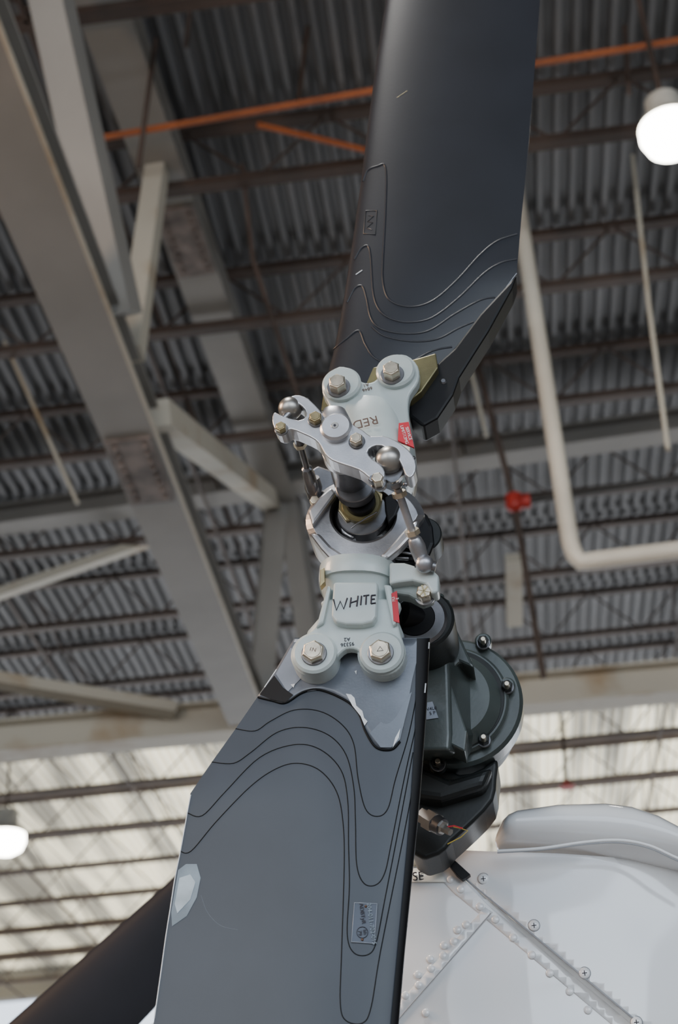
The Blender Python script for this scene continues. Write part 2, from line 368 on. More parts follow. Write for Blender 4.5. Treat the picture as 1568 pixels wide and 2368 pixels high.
plate("pitch_horn_lower",[(900,1300),(935,1300),(1006,1322),(1015,1330),(1014,1368),(998,1372),(985,1350),(955,1342),(920,1346),(900,1350)],0.046,0.022,M_grip,TR,0.003,seg=3)
plate("pitch_horn_web",[(900,1335),(1000,1352),(1002,1382),(975,1392),(945,1376),(905,1370)],0.034,0.02,M_gripd,TR,0.003)
hexb("pitch_horn_nut",980,1366,0.044,0.012,0.0085,M_bolt,TR,0.2,washer=1.3)
for a in range(3):
    t=a*math.pi/3+0.2
    plate("castle_slot_%d"%a,[(980+14*math.cos(t)-2,1366+14*math.sin(t)),(980+14*math.cos(t)+2,1366+14*math.sin(t)),(980-14*math.cos(t)+2,1366-14*math.sin(t)),(980-14*math.cos(t)-2,1366-14*math.sin(t))],0.0446,0.002,M_gold,TR,0)
plate("flange_gold_tab",[(740,1318),(750,1312),(751,1345),(740,1356)],0.046,0.01,M_gold,TR,0.0005)
wt=0.0480
for i,s in enumerate([[(771,1386),(778,1411),(787,1390),(795,1408),(803,1383)],[(812,1382),(809,1404)],[(828,1378),(825,1402)],[(810,1394),(826,1389)],
   [(836,1378),(834,1399)],[(840,1378),(854,1376)],[(847,1378),(846,1398)],[(859,1377),(858,1396)],[(869,1376),(859,1377)],[(867,1385),(859,1386)],[(869,1394),(858,1396)]]):
    tube("lettering_white_%d"%i,[P(x,y,wt) for x,y in s],0.00085,M_ink,TR,res=2)
text("casting_number","95336\nA2",803,1484,0.0365,0.0058,M_ink,TR,180)
# ------------------------------------------------------------------ upper grip (marked RED)
fork2=[(745,905),(750,870),(785,846),(815,856),(832,878),(850,884),(870,876),(880,850),(905,822),(940,820),(966,845),(968,880),(948,912),(944,945),(948,1000),(930,1040),(800,1040),(776,990),(760,935)]
plate("upper_grip_fork",fork2,0.036,0.016,M_grip,TR,0.003,sm=3,seg=3)
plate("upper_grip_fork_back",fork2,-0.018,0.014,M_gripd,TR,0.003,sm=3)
loft("upper_grip_barrel",[(925,758,945,0.0,0.026),(960,768,944,0.0,0.038),(1000,780,952,0.0,0.044),(1040,795,960,0.0,0.048),(1065,800,963,0,0.052),(1100,800,962,0,0.052),(1120,810,955,0,0.048),(1135,830,940,0,0.038)],M_grip,TR,pw=2.5)
for i,(x,y) in enumerate([(789,884),(914,854)]):
    cyl("upper_boss_%d"%i,x,y,0.044,0.012,0.0225,M_grip,TR,0.0025)
    hexb("upper_bolt_%d"%i,x-10,y-4,0.058,0.013,0.0105,M_bolt,TR,0.5,washer=1.3)
    cyl("upper_bolt_face_%d"%i,x-10,y-5,0.0586,0.056,0.0078,M_bolt,TR,0.0004)
text("upper_casting_number","6846\nA1",848,895,0.0365,0.006,M_inkb,TR,190)
text("lettering_red","RED",845,976,0.0515,0.016,M_inkb,TR,188)
plate("upper_red_label",[(922,978),(945,975),(958,1035),(920,1018)],0.050,0.003,M_red,TR,0.0003)
text("upper_red_label_text","SERVICE\nLIMIT/13MG",940,1004,0.0504,0.0050,M_wtxt,TR,-80)
plate("upper_black_label",[(908,1018),(948,1034),(946,1052),(912,1040)],0.0515,0.003,M_cream,TR,0.0003)
plate("upper_black_label_marks",[(914,1024),(930,1030),(928,1042),(916,1038)],0.052,0.002,M_ink,TR,0.0002)
loft("upper_seal_ring",[(1085,880,964,-0.005,0.050),(1110,870,962,-0.005,0.052),(1128,860,952,-0.005,0.048)],M_steel,TR,pw=2.4)
for x,y in [(955,1060),(952,1082),(947,1102),(938,1120)]: ball("ring_screw",P(x,y,0.034),0.003,M_steel,TR)
plate("pitch_horn_upper",[(705,1095),(735,1075),(772,1088),(775,1140),(740,1150),(712,1135)],0.012,0.03,M_steel,TR,0.003)
plate("pitch_horn_upper_face",[(708,1098),(722,1085),(730,1120),(716,1145),(708,1130)],0.02,0.02,M_gripd,TR,0.002)
# ------------------------------------------------------------------ yoke / trunnion
def ringplate(name,outer,cx,cy,rx,ry,w,th,mt,parent,n=72,cham=10,rot=0):
    outer=cr(outer,3)
    def hit(a):
        dx,dy=math.cos(a),math.sin(a); best=1e9
        for i in range(len(outer)):
            x1,y1=outer[i]; x2,y2=outer[(i+1)%len(outer)]
            ex,ey=x2-x1,y2-y1; den=dx*ey-dy*ex
            if abs(den)<1e-9: continue
            t=((x1-cx)*ey-(y1-cy)*ex)/den; s=((x1-cx)*dy-(y1-cy)*dx)/den
            if t>0 and -1e-6<=s<=1+1e-6: best=min(best,t)
        return best
    V=[];F=[]
    for i in range(n):
        a=2*math.pi*i/n; R=hit(a); x,y=math.cos(a),math.sin(a)
        ir=1/math.sqrt((x/rx)**2+(y/ry)**2); R=max(R,ir+4)
        o2=max(ir+2,R-cham)
        A=P(cx+x*ir,cy+y*ir,w-0.004); B=P(cx+x*(ir+min(4,(R-ir)/3)),cy+y*(ir+min(4,(R-ir)/3)),w)
        C=P(cx+x*o2,cy+y*o2,w); D=P(cx+x*R,cy+y*R,w-0.008)
        V+= [A-WA*(th-0.004),A,B,C,D,D-WA*(th-0.008)]
    for i in range(n):
        j=(i+1)%n
        for k in range(6): F.append([i*6+k,j*6+k,j*6+(k+1)%6,i*6+(k+1)%6])
    return mesh(name,V,F,mt,parent,smooth=False,bevel=0.0008)
ringplate("hub_yoke",[(775,1118),(735,1145),(708,1192),(712,1232),(742,1268),(765,1292),(800,1302),(880,1302),(905,1286),(935,1262),(965,1215),(982,1190),(960,1150),(925,1128),(880,1110),(820,1108)],840,1190,74,62,0.032,0.06,M_cast,TR,cham=16)
plate("yoke_facet_left",[(712,1180),(735,1150),(765,1125),(778,1140),(752,1175),(722,1215)],0.040,0.012,M_alu,TR,0.003)
plate("yoke_facet_right",[(905,1258),(945,1212),(968,1200),(960,1230),(925,1268),(895,1292),(878,1285)],0.042,0.014,M_alu,TR,0.003)
plate("yoke_lower_web",[(715,1232),(742,1268),(768,1296),(790,1300),(800,1285),(765,1262),(738,1232)],0.036,0.02,M_cast,TR,0.003)
loft("yoke_neck",[(1300,778,895,0.0,0.022),(1315,765,908,0,0.034),(1335,765,905,0,0.036)],M_cast,TR)
cyl("hub_cavity",840,1192,-0.005,-0.03,0.042,M_black,TR)
ringplate("trunnion_ring",[(770,1170),(772,1215),(800,1245),(840,1252),(885,1240),(905,1205),(905,1165),(880,1135),(800,1135)],838,1190,50,42,0.018,0.02,M_black,TR,cham=6)
plate("trunnion_block",[(776,1190),(790,1232),(815,1246),(868,1205),(870,1180),(850,1165),(800,1165)],0.024,0.03,M_cast,TR,0.004)
plate("safety_wire_nut",[(782,1180),(800,1205),(862,1186),(882,1168),(885,1140),(860,1128),(800,1130),(784,1150)],0.034,0.008,M_gold,TR,0.0015)
cyl("shaft_nut_washer",834,1162,0.038,0.030,0.0225,M_olive,TR,0.002)
cyl("shaft_nut_inner",833,1156,0.046,0.03,0.0165,M_black,TR,0.001)
tube("safety_wire",[P(x,y,0.0385+0.002*(i%2)) for i,(x,y) in enumerate([(812,1222),(824,1212),(836,1205),(850,1196),(862,1190),(872,1184)])],0.0009,M_steel,TR)
cyl("drive_shaft",790,1020,0.135,0.052,0.0200,M_steel,TR,0.001)
cyl("drive_shaft_collar",820,1122,0.062,0.050,0.0212,M_steel,TR,0.001)
cyl("drive_shaft_neck",826,1142,0.052,0.030,0.0150,M_black,TR,0.001)
cyl("drive_shaft_root",838,1185,0.03,-0.18,0.028,M_steel,TR,0.001)
plate("damper_boot",[(900,1262),(935,1222),(960,1190),(985,1182),(1000,1215),(1004,1255),(990,1290),(955,1296),(915,1296)],0.016,0.04,M_black,TR,0.004)
for k in range(5):
    tube("boot_rib_%d"%k,[P(915+k*10,1290-k*14,0.02),P(945+k*8,1292-k*10,0.018)],0.002,M_steel,TR)
cyl("boot_disc",975,1235,0.012,-0.02,0.022,M_geard,TR)
plate("damper_clamp",[(888,1150),(905,1140),(925,1165),(915,1190),(898,1210),(890,1180)],0.036,0.02,M_black,TR,0.002)
# ------------------------------------------------------------------ crosshead
cross=[(636,952),(650,960),(690,971),(707,962),(705,947),(690,933),(671,925),(675,915),(693,913),(715,923),(738,946),(750,958),(775,952),(800,960),(815,980),(840,995),(858,1008),(885,1007),(915,1018),(945,1040),(960,1064),(961,1088),(950,1104),(938,1098),(930,1078),(912,1048),(882,1030),(860,1033),(850,1045),(860,1060),(880,1074),(890,1090),(886,1108),(870,1113),(850,1101),(830,1086),(795,1074),(768,1064),(752,1050),(742,1032),(728,1016),(700,1002),(672,992),(658,1000),(641,997),(631,980),(630,962)]
plate("crosshead",cross,0.150,0.022,M_alu,TR,0.003,sm=2,seg=3)
loft("crosshead_hub",[(955,750,802,0.135,0.014),(975,741,812,0.135,0.019),(1000,745,820,0.132,0.020),(1035,752,845,0.128,0.022),(1062,765,852,0.125,0.020),(1078,785,845,0.120,0.014)],M_alu,TR,pw=2.6)
cyl("crosshead_cap",776,984,0.158,0.135,0.0168,M_alu,TR,0.0025)
cyl("cap_recess",774,983,0.1584,0.157,0.0040,M_chrome,TR,0.0004)
cyl("cap_centre",774,983,0.1588,0.157,0.0014,M_ink,TR,0)
cyl("crosshead_skirt",792,1035,0.128,0.110,0.0225,M_alu,TR,0.003)
for nm,x,y,mt_,rr_ in [("a",728,962,M_gold,0.0072),("b",823,1012,M_bolt,0.0072),("c",648,984,M_gold,0.0060)]:
    hexb("crosshead_bolt_"+nm,x,y,0.159,0.007,rr_,mt_,TR,0.4,washer=1.2)
    cyl("crosshead_bolt_face_"+nm,x,y,0.1595,0.158,rr_*0.65,mt_,TR,0.0004)
hexb("crosshead_pin_nut",872,1103,0.152,0.012,0.0065,M_bolt,TR,0.1,washer=1.2)
hexb("crosshead_pin_nut_small",862,1105,0.150,0.008,0.0050,M_steel,TR,0.1)
ball("left_rod_end_bearing",P(671,945,0.142),0.0128,M_chrome,TR)
ball("right_rod_end_bearing",P(900,1064,0.142),0.0148,M_chrome,TR)
ringplate("right_rod_end_race",[(868,1055),(880,1035),(905,1030),(930,1048),(938,1075),(930,1105),(905,1120),(880,1100)],903,1070,20,19,0.138,0.012,M_steel,TR,cham=4)
rod("left_pin",P(640,985,0.146),P(700,925,0.146),[(0,0.004),(1,0.004)],M_steel,TR)
ball("cotter_left",P(708,928,0.142),0.004,M_steel,TR)
a=P(682,985,0.130); b=P(726,1140,0.025)
rod("left_pitch_link",a,b,[(0,0.007),(0.12,0.007),(0.14,0.0055),(0.25,0.0055),(0.27,0.0036),(0.60,0.0036),(0.62,0.006),(0.68,0.006),(0.7,0.0070),(1,0.0075)],M_steel,TR)
rod("left_link_jam_nut",a.lerp(b,0.24),a.lerp(b,0.29),[(0,0.0072),(1,0.0072)],M_bolt,TR,6)
rod("left_link_clevis",P(722,1105,0.04),P(728,1150,0.02),[(0,0.008),(0.5,0.010),(1,0.008)],M_steel,TR)
hexb("left_link_nut",727,1155,0.03,0.01,0.006,M_bolt,TR)
a=P(905,1088,0.128); b=P(980,1308,0.046)
rod("right_pitch_link",a,b,[(0,0.009),(0.10,0.008),(0.14,0.0060),(0.17,0.0060),(0.19,0.0042),(0.66,0.0042),(0.67,0.0055),(0.70,0.0055),(0.72,0.0072),(0.80,0.0088),(1,0.0070)],M_cast,TR)
rod("right_link_jam_nut_top",a.lerp(b,0.22),a.lerp(b,0.27),[(0,0.0080),(1,0.0080)],M_bolt,TR,6)
rod("right_link_jam_nut_bottom",a.lerp(b,0.62),a.lerp(b,0.67),[(0,0.0082),(1,0.0082)],M_bolt,TR,6)
ball("right_link_lower_bearing",P(982,1304,0.055),0.010,M_cast,TR)
rod("right_link_lower_pin",P(962,1300,0.055),P(1008,1312,0.052),[(0,0.006),(1,0.006)],M_steel,TR)
# ------------------------------------------------------------------ gearbox
GB=empty("tail_gearbox",P(1050,1620,-0.2))
cyl("output_flange",1048,1622,-0.175,-0.205,0.0805,M_gear,GB,0.004,64)
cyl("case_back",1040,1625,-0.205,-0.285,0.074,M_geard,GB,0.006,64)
cyl("flange_step",1040,1618,-0.166,-0.178,0.068,M_gear,GB,0.003,64)
cyl("flange_groove",1040,1617,-0.1655,-0.17,0.0635,M_geard,GB,0.001,64)
cyl("case_dome",1034,1612,-0.150,-0.178,0.0605,M_gear,GB,0.012,64)
fr=[(930,1490),(1008,1490),(1035,1510),(1038,1560),(1042,1700),(1040,1735),(930,1735)]
bk=[(925,1470),(1040,1460),(1095,1530),(1105,1570),(1108,1700),(1085,1752),(925,1765)]
V=[P(x,y,-0.10) for x,y in fr]+[P(x,y,-0.170) for x,y in bk]; n=len(fr)
F=[list(range(n)),list(range(2*n-1,n-1,-1))]+[[i,(i+1)%n,n+(i+1)%n,n+i] for i in range(n)]
mesh("case_housing",V,F,M_gear,GB,bevel=0.004,seg=3)
plate("case_rib_top",[(1020,1400),(1040,1420),(1098,1545),(1062,1530),(1035,1560),(1000,1500)],-0.115,0.05,M_gear,GB,0.003)
plate("case_rib_side",[(1036,1580),(1044,1582),(1080,1690),(1075,1738),(1040,1720)],-0.105,0.04,M_gear,GB,0.003)
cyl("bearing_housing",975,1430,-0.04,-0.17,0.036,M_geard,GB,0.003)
cyl("bearing_ring",968,1430,-0.035,-0.05,0.0315,M_steel,GB,0.003)
cyl("bearing_bore",960,1428,-0.034,-0.04,0.022,M_black,GB,0.001)
rod("bearing_shaft",P(930,1420,-0.03),P(985,1438,-0.05),[(0,0.015),(1,0.012)],M_black,GB)
for k in range(10):
    an=-1.2+k*0.3
    ball("bearing_stud_%d"%k,P(980+62*math.cos(an),1430+62*math.sin(an),-0.055),0.0045,M_gear,GB)
plate("bearing_shoulder",[(985,1378),(1012,1385),(1038,1415),(1042,1470),(1020,1505),(985,1500)],-0.06,0.08,M_gear,GB,0.005)
for i,(x,y) in enumerate([(1117,1480),(1172,1583),(1118,1706),(1012,1762)]):
    cyl("flange_boss_%d"%i,x,y,-0.166,-0.18,0.0098,M_gear,GB,0.002,24)
    hexb("flange_nut_%d"%i,x,y,-0.158,0.008,0.0068,M_geard,GB,0.2*i,washer=1.2)
    cyl("flange_stud_%d"%i,x,y-3,-0.148,-0.16,0.0030,M_bolt,GB,0.0005,16)
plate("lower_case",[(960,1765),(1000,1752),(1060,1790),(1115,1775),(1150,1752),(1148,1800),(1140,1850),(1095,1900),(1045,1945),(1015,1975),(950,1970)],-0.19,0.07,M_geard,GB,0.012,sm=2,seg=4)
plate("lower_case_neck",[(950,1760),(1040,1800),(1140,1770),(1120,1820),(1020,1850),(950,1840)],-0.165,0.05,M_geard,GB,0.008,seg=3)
plate("case_name_label",[(984,1625),(1000,1622),(1014,1660),(986,1664)],-0.0985,0.001,M_rootl,GB,0.0002)
text("case_label_text","V4L0\n5 P",999,1644,-0.0982,0.0055,M_ink,GB,5)
p0=P(975,1885,-0.15); p1=P(1042,1925,-0.13)
rod("chip_detector_plug",p0,p1,[(0,0.009),(0.2,0.009),(0.22,0.012),(0.5,0.012),(0.52,0.008),(0.75,0.008),(0.77,0.005),(1,0.004)],M_chrome,GB,6)
rod("chip_detector_cap",p0.lerp(p1,0.5),p0.lerp(p1,0.72),[(0,0.0105),(1,0.0095)],M_steel,GB,24)
tube("wire_red",[P(1035,1912,-0.13),P(1050,1910,-0.13),P(1070,1916,-0.13)],0.0010,M_red,GB)
tube("wire_yellow",[P(1048,1912,-0.13),P(1066,1916,-0.13),P(1082,1921,-0.13),P(1066,1936,-0.13),P(1035,1952,-0.13)],0.0006,M_yel,GB)
# ------------------------------------------------------------------ fin
FN=empty("helicopter_tail",P(1250,2200,-0.3))
def wA(x,y): return -0.275-2.6e-7*(x-1230)**2-1.2e-7*(y-2250)**2+0.0035*math.sin(x/75.+0.6)*math.sin(y/90.+0.3)
def wB(x,y): return -0.282-2.0e-7*(x-1100)**2+0.0030*math.sin(x/65.+y/75.)*math.sin(y/60.-x/90.)
polyA=[(1022,1965),(1150,1970),(1300,1975),(1450,1985),(1568,2002),(1950,2060),(1950,2757),(1480,2368),(1278,2200),(1075,2032)]
panel("fin_upper_skin",polyA,lambda x,y:wA(x,y)+0.003,M_white,FN,18)
polyB=[(880,1900),(935,1905),(965,1935),(1015,1982),(1080,2040),(1300,2222),(1500,2388),(1950,2762),(640,2762),(720,2368)]
panel("fin_lower_skin",polyB,wB,M_white,FN,18)
tube("fin_seam",[P(x,y,wA(x,y)+0.004) for x,y in cr([(1075,2032),(1180,2119),(1278,2200),(1380,2285),(1480,2368),(1700,2550)],6,False)],0.0011,M_seam,FN)
panel("fin_strap",[(960,1935),(1015,1982),(1070,2035),(1135,2098),(1400,2318),(1500,2402),(1500,2440),(1380,2340),(1120,2122),(1050,2065),(950,1960)],lambda x,y:wB(x,y)+0.0014,M_white,FN,18)
panel("fin_strap_cross",[(1122,2098),(1140,2110),(935,2345),(900,2380),(895,2350)],lambda x,y:wB(x,y)+0.0020,M_white,FN,18)
tube("fin_strap_line",[P(x,y,wB(x,y)+0.0030) for x,y in cr([(1135,2112),(1040,2222),(932,2345),(860,2430)],6,False)],0.0006,M_seam,FN)
for i,(x,y) in enumerate([(1000,1990),(1042,2034),(1066,2056),(1110,2096),(1146,2126),(1187,2168),(1230,2208),(1272,2250),(1318,2292),(1360,2335),(970,1965),
    (1078,2138),(1050,2177),(1027,2186),(1025,2210),(995,2218),(997,2240),(966,2254),(968,2278),(938,2302),(1058,2150),(985,2342)]):
    ball("rivet_%d"%i,P(x,y,wB(x,y)+0.0030),0.0046,M_white,FN,sq=0.45)
for i,(x,y) in enumerate([(1118,2032),(1235,2140),(1352,2250),(1472,2364)]):
    ww=wA(x,y)+0.003
    ball("screw_%d"%i,P(x,y,ww+0.002),0.0062,M_white,FN,sq=0.4); tube("screw_rim_%d"%i,[P(x,y,ww+0.0012)+UA*0.0066*math.cos(q*math.pi/10)+VA*0.0066*math.sin(q*math.pi/10) for q in range(20)],0.0005,M_seam,FN,cyc=True,res=1)
    c=P(x,y,ww+0.0045)
    tube("screw_slot_%d"%i,[c-UA*0.0028,c+UA*0.0028],0.0005,M_ink,FN); tube("screw_slotv_%d"%i,[c-VA*0.0028,c+VA*0.0028],0.0005,M_ink,FN)
plate("fin_black_gap",[(1010,1962),(1024,1964),(1088,2022),(1070,2034),(1055,2022)],-0.2655,0.01,M_black,FN,0.0005)
panel("fin_label",[(935,2008),(1015,2008),(1032,2040),(935,2040)],lambda x,y:wB(x,y)+0.004,mat("white_label",(0.8,0.8,0.74),0.3),FN,30,0.0004)
text("fin_label_text","SE",967,2027,wB(964,2028)+0.0048,0.0145,M_ink,FN,0)
panel("fin_small_label",[(935,1978),(968,1980),(968,2002),(935,2002)],lambda x,y:wB(x,y)+0.004,M_cream,FN,30,0.0004)
top=[(1146,1945),(1152,1922),(1165,1903),(1200,1887),(1290,1872),(1400,1868),(1460,1876),(1520,1897),(1568,1925),(1640,1985),(1700,2030)]
bot=[(1146,1955),(1152,1968),(1300,1978),(1450,1992),(1568,2010),(1700,2040)]
V=[];F=[];seg=32
sx=[1146,1150,1156,1165,1180,1200,1245,1290,1345,1400,1460,1520,1568,1610,1650,1690]
for x in sx:
    a=P(x,interp(top,x),-0.30); b=P(x,interp(bot,x),-0.30); c=(a+b)/2; e=(a-b)/2
    d=min(0.055,0.012+(x-1146)*0.0012)
    for i in range(seg):
        t=2*math.pi*i/seg; V.append(c+e*math.cos(t)+WA*(d*math.sin(t)))
for k in range(len(sx)-1):
    for i in range(seg): F.append([k*seg+i,k*seg+(i+1)%seg,(k+1)*seg+(i+1)%seg,(k+1)*seg+i])
F.append(list(range(seg))); F.append([(len(sx)-1)*seg+i for i in range(seg)])
mesh("fin_tip_fairing",V,F,M_white,FN,smooth=True)
tube("fairing_lip",[P(x,y,-0.250) for x,y in cr([(1150,1968),(1250,1962),(1350,1948),(1430,1943),(1500,1955),(1568,1985),(1640,2010)],5,False)],0.0018,M_white,FN)
tube("fairing_lip_gap",[P(x,y,-0.250) for x,y in cr([(1150,1972),(1250,1966),(1350,1953),(1430,1949),(1500,1961),(1568,1991),(1640,2015)],5,False)],0.0008,M_seam,FN)
# boom + stabiliser behind, support stand below the frame
rod("boom_tube",P(830,2150,-1.2),P(-80,2800,-1.2),[(0,0.04),(0.1,0.065),(1,0.085)],M_white,FN,48)
ST=Blade([(1990,440),(2030,400),(2368,18),(2700,-360)],[(1990,500),(2100,500),(2330,358),(2368,322),(2700,-10)],'L',th=0.10,w0=-1.05,c=0.35)
ST.build("horizontal_stabiliser",[1990,2030,2100,2200,2330,2368,2500,2700],M_stab,FN)
sb=P(1250,2720,-0.31)
for dx,dy in ((-0.3,-0.05),(0.35,-0.05),(-0.3,0.6),(0.35,0.6)):
    rod("stand_leg",Vector((sb.x+dx,sb.y+dy,0.0)),sb+Vector((0,0.02,0.05)),[(0,0.03),(0.05,0.018),(1,0.018)],M_steel,FN)
# ------------------------------------------------------------------ hangar
H=9.5; ZR=1.6+H
X0,X1,Y0,Y1=-24.0,24.0,-13.0,35.5
YS=21.5
per=0.15
prof=[(0,0),(0.040,0),(0.058,0.075),(0.122,0.075),(0.14,0)]
xs=[];x=X0
while x<X1:
    for a_,b_ in prof: xs.append((x+a_,b_))
    x+=per
def deck(name,ya,yb,mt):
    V=[]
    for y in (ya,yb):
        for a_,b_ in xs: V.append((a_,y,ZR+b_))
    n=len(xs)
    return mesh(name,V,[[i,i+1,n+i+1,n+i] for i in range(n-1)],mt)
deck("ceiling",Y0,YS,M_deck); deck("ceiling.001",YS,Y1,M_sky)
def boxV(V,F,p0,p1,wd,ht,up=Vector((0,0,1))):
    d=(p1-p0).normalized(); s=d.cross(up)
    if s.length<1e-3: s=Vector((1,0,0))
    s.normalize(); u=s.cross(d).normalized(); b=len(V)
    for p in (p0,p1):
        for i,j in ((-1,-1),(1,-1),(1,1),(-1,1)): V.append(p+s*(i*wd/2)+u*(j*ht/2))
    F+=[[b,b+1,b+2,b+3],[b+4,b+5,b+6,b+7]]+[[b+i,b+(i+1)%4,b+4+(i+1)%4,b+4+i] for i in range(4)]
def ibeam(V,F,p0,p1,wd,ht,tf=0.03):
    d=(p1-p0).normalized(); s=d.cross(Vector((0,0,1)));s.normalize(); u=s.cross(d)
    boxV(V,F,p0-u*(ht/2),p1-u*(ht/2),wd,tf); boxV(V,F,p0+u*(ht/2),p1+u*(ht/2),wd,tf); boxV(V,F,p0,p1,tf,ht-tf)
V=[];F=[]
s0=0.978*H; st=0.199*H
k=-6
while s0+k*st<Y1-0.3:
    y=s0+k*st; zt=ZR-0.06; zb=ZR-0.68
    for z in (zt,zb):
        boxV(V,F,Vector((X0,y-0.035,z)),Vector((X1,y-0.035,z)),0.03,0.075)
        boxV(V,F,Vector((X0,y+0.02,z-0.03)),Vector((X1,y+0.02,z-0.03)),0.08,0.015)
    if y>5:
        x=-13.0; q=0
        while x<11:
            a=Vector((x,y,zb if q%2 else zt)); b=Vector((x+0.62,y,zt if q%2 else zb)); boxV(V,F,a,b,0.02,0.02); x+=0.62; q+=1
    k+=1
for x in [-11,-8.2,-5.4,-2.6,0.2,3.0,5.8,8.6]:
    boxV(V,F,Vector((x,5,ZR-0.70)),Vector((x,Y1,ZR-0.70)),0.035,0.035)
    yy=s0
    while yy<Y1-2.5:
        boxV(V,F,Vector((x,yy,ZR-0.1)),Vector((x+0.2,yy+st,ZR-0.66)),0.02,0.02)
        yy+=st
mesh("roof_joists",V,F,M_joist)
RT=empty("roof_truss",Vector((0,15,9)))
hL,hU=6.36,9.05
b1a=U(78,430,hL); b1b=U(572,1640,hL); d=(b1b-b1a)
V=[];F=[]; ibeam(V,F,b1a-d*1.6,b1b,0.40,0.30)
b2a=U(240,0,hU); b2b=U(650,1150,hU); d2=b2b-b2a
ibeam(V,F,b2a-d2*1.0,b2b+d2*0.02,0.38,0.28)
ta,tb=U(-700,1300,hU),U(2300,880,hU); ibeam(V,F,ta,tb,0.30,0.24)
boxV(V,F,U(640,1150,hU),U(598,1650,hL),0.24,0.24)
boxV(V,F,U(668,1150,hU),U(742,1640,hL),0.22,0.22)
boxV(V,F,U(60,-270,hU),U(278,730,hL+.15),0.24,0.24)
mesh("truss_chords",V,F,M_beam,RT)
V=[];F=[]
la,lb=U(-700,1775,hL),U(2300,1510,hL); ibeam(V,F,la,lb,0.32,0.34)
boxV(V,F,U(364,385,hU-.1),U(303,820,hL+.15),0.16,0.16)
boxV(V,F,U(362,955,hL+.1),U(628,1160,hU-.1),0.20,0.20)
boxV(V,F,U(-250,1460,hL+1.2),U(372,1243,hU-.1),0.14,0.10)
boxV(V,F,U(-300,1525,hL+.5),U(405,1642,hL+.1),0.22,0.12)
boxV(V,F,U(1188,1290,hU-1),U(1190,1440,hL+1.5),0.18,0.12)
sd_=Vector((0.205,0,-0.150)); boxV(V,F,b1a-d*1.6+sd_,b1b+sd_,0.022,0.036)
mesh("truss_braces",V,F,M_beaml,RT)
V=[];F=[]
for (px,py,h,L_) in [(325,1090,hL-0.172,0.9),(430,560,hU-0.16,0.9)]:
    c=U(px,py,h); dd=d.normalized() if h<8 else d2.normalized()
    boxV(V,F,c-dd*L_/2,c+dd*L_/2,0.34,0.03)
    for i in range(8):
        for sd in (-0.11,0.11):
            q=c+dd*(-L_/2+0.08+i*L_/8.6)+Vector((sd,0,-0.02)); boxV(V,F,q,q+Vector((0,0.035,0)),0.035,0.03)
mesh("truss_splice_plates",V,F,mat("worn_splice",(0.20,0.165,0.15),0.6,0,0.4,6),RT)
def slab(name,a,b,mt):
    V=[(x,y,z) for x in (a[0],b[0]) for y in (a[1],b[1]) for z in (a[2],b[2])]
    return mesh(name,V,[[0,1,3,2],[4,5,7,6],[0,1,5,4],[2,3,7,6],[0,2,6,4],[1,3,7,5]],mt)
slab("floor",(X0-30,Y0-30,-0.2),(X1+30,Y1+40,0),M_conc)
slab("wall_left",(X0-0.3,Y0,0),(X0,Y1,ZR+0.1),M_wall)
slab("wall_right",(X1,Y0,0),(X1+0.3,Y1,ZR+0.1),M_wall)
slab("wall_front",(X0,Y1,10.45),(X1,Y1+0.3,ZR+0.3),M_wall)
# white vent pipe hanging in one vertical plane
yv=U(1190,470,9.3).y
def Q(px,py):
    r=ray(px,py); return CAM+r*(yv/r.y)
e=Q(1325,1296); tp=Q(1198,470)
tube("vent_pipe",[tp+(tp-e).normalized()*0.6,tp,e+(tp-e).normalized()*0.16,e+(tp-e).normalized()*0.05+Vector((0.02,0,0.0)),e+Vector((0.06,0,-0.02)),e+Vector((0.16,0,-0.02)),U(1700,1255,e.z-1.6)],0.070,M_pipe,res=8)
tube("orange_conduit",[U(-250,400,8.7),U(130,337,8.7),U(860,210,8.7),U(1250,145,8.7),U(1900,40,8.7)],0.028,M_orange)
tube("orange_conduit",[U(595,288,8.8),U(700,312,8.8),U(850,348,8.8)],0.025,M_orange)
SP=empty("sprinkler_line",U(1190,1160,7.5))
c=U(1190,1162,7.5)
tube("drop_pipe",[U(1090,790,9.3),c,U(1258,1570,5.9)],0.032,M_joist,SP)
tube("branch_pipe",[c,U(1568,1105,7.5),U(1900,1060,7.5)],0.035,mat("dark_pipe",(0.04,0.037,0.034),0.5),SP)
lathe("coupling",c-Vector((0.0,0,0.10)),Vector((0,0,1)),[(0,0.04),(0.03,0.08),(0.08,0.095),(0.12,0.085),(0.17,0.09),(0.2,0.05)],M_redp,SP,24)
rod("coupling_outlet",c,c+Vector((0.15,0,0.0)),[(0,0.06),(0.6,0.06),(0.62,0.075),(1,0.075)],M_redp,SP)
c2=U(1312,1824,7.5); lathe("sprinkler_head",c2,Vector((0,0,1)),[(0,0.10),(0.03,0.12),(0.06,0.05),(0.12,0.03)],M_redp,SP,20)
tube("head_drop",[U(1296,1640,8.9),c2],0.03,M_joist,SP)
for i,(q) in enumerate([[(1463,360,9.3),(1500,700,7.6),(1545,1040,6.0)],[(560,380,9.0),(585,600,8.2),(690,920,6.8)],[(360,90,9.2),(320,390,8.0)],[(10,790,9.0),(180,1165,7.2)],
      [(690,240,9.2),(712,60,9.5)],[(430,110,9.0),(440,10,9.3)],[(1445,60,9.2),(1455,220,8.6)],[(1088,850,8.8),(1125,1010,8.0)]]):
    tube("hanger_rod",[U(*z) for z in q],0.020,M_beaml if i in (0,3,7) else M_joist)
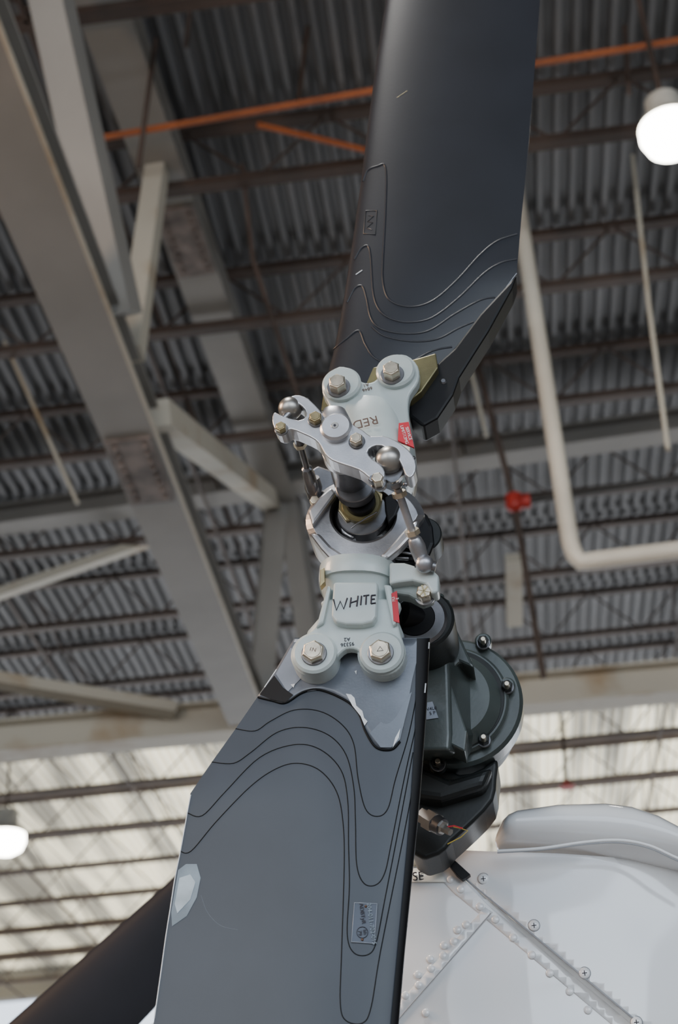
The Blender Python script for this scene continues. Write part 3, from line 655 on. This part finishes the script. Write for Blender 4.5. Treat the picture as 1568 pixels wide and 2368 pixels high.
def lamp(px,py,h,r):
    c=U(px,py,h); e=empty("high_bay_lamp",c)
    lathe("glass_bowl",c-Vector((0,0,r*0.72)),Vector((0,0,1)),[(0,r*0.15),(r*0.08,r*0.5),(r*0.3,r*0.85),(r*0.7,r*1.0),(r*1.05,r*0.98)],M_lampg,e,40)
    lathe("housing",c+Vector((0,0,r*0.34)),Vector((0,0,1)),[(0,r*1.0),(r*0.25,r*0.9),(r*0.45,r*0.62),(r*1.2,r*0.6),(r*1.3,r*0.3)],M_lamph,e,32)
    tube("cable",[c+Vector((0,0,r*1.5)),Vector((c.x,c.y,ZR))],0.02,M_joist,e)
lamp(1550,312,7.4,0.208); lamp(12,1945,7.4,0.29)
# ------------------------------------------------------------------ lights
w=bpy.data.worlds.new("sky"); bpy.context.scene.world=w; w.use_nodes=True
nt=w.node_tree; bg=nt.nodes['Background']
tc=nt.nodes.new('ShaderNodeTexCoord'); sp=nt.nodes.new('ShaderNodeSeparateXYZ'); rp=nt.nodes.new('ShaderNodeValToRGB')
nt.links.new(tc.outputs['Generated'],sp.inputs[0]); nt.links.new(sp.outputs['Z'],rp.inputs[0]); nt.links.new(rp.outputs[0],bg.inputs['Color'])
rp.color_ramp.elements[0].position=0.0; rp.color_ramp.elements[0].color=(0.85,0.93,1.0,1)
rp.color_ramp.elements[1].position=0.7; rp.color_ramp.elements[1].color=(0.60,0.74,0.98,1)
bg.inputs['Strength'].default_value=2.3
sl=bpy.data.lights.new("sun",'SUN'); sl.energy=5.0; sl.angle=0.01; sl.color=(1.0,0.88,0.68)
so=bpy.data.objects.new("sun",sl); col.objects.link(so); so.rotation_euler=Vector((0.25,-0.45,-1)).to_track_quat('-Z','Y').to_euler()
def area(name,loc,target,sx,sy,power,colr):
    l=bpy.data.lights.new(name,'AREA'); l.shape='RECTANGLE'; l.size=sx; l.size_y=sy; l.energy=power; l.color=colr
    o=bpy.data.objects.new(name,l); col.objects.link(o); o.location=loc
    o.rotation_euler=(Vector(target)-Vector(loc)).to_track_quat('-Z','Y').to_euler(); return o
area("apron_bounce_fill",(0,30,1.0),(0,20,11),44,9,3200,(0.93,0.95,1.0))  # unseen uplight added to brighten the far roof like bounce off the apron
area("door_daylight_fill",(5,-11,4.5),(0,1.5,3.0),7,5,320,(0.80,0.90,1.0))  # unseen fill added at the open back, on top of the sky light
area("door_fill_warm",(-6,-11,5),(0,1.5,3.0),5,5,220,(1.0,0.90,0.76))  # unseen warm fill added so the fin reflections mix warm and blue
area("bay_light_overhead",(-1.2,0.1,9.3),(0,1.5,2.4),1.6,1.6,380,(1.0,0.97,0.92))
area("side_fill_warm",(-6,1.0,5.5),(0,1.6,3.3),2.0,2.0,380,(1.0,0.66,0.42))  # unseen orange light added for the warm sheen on the upper blade nose
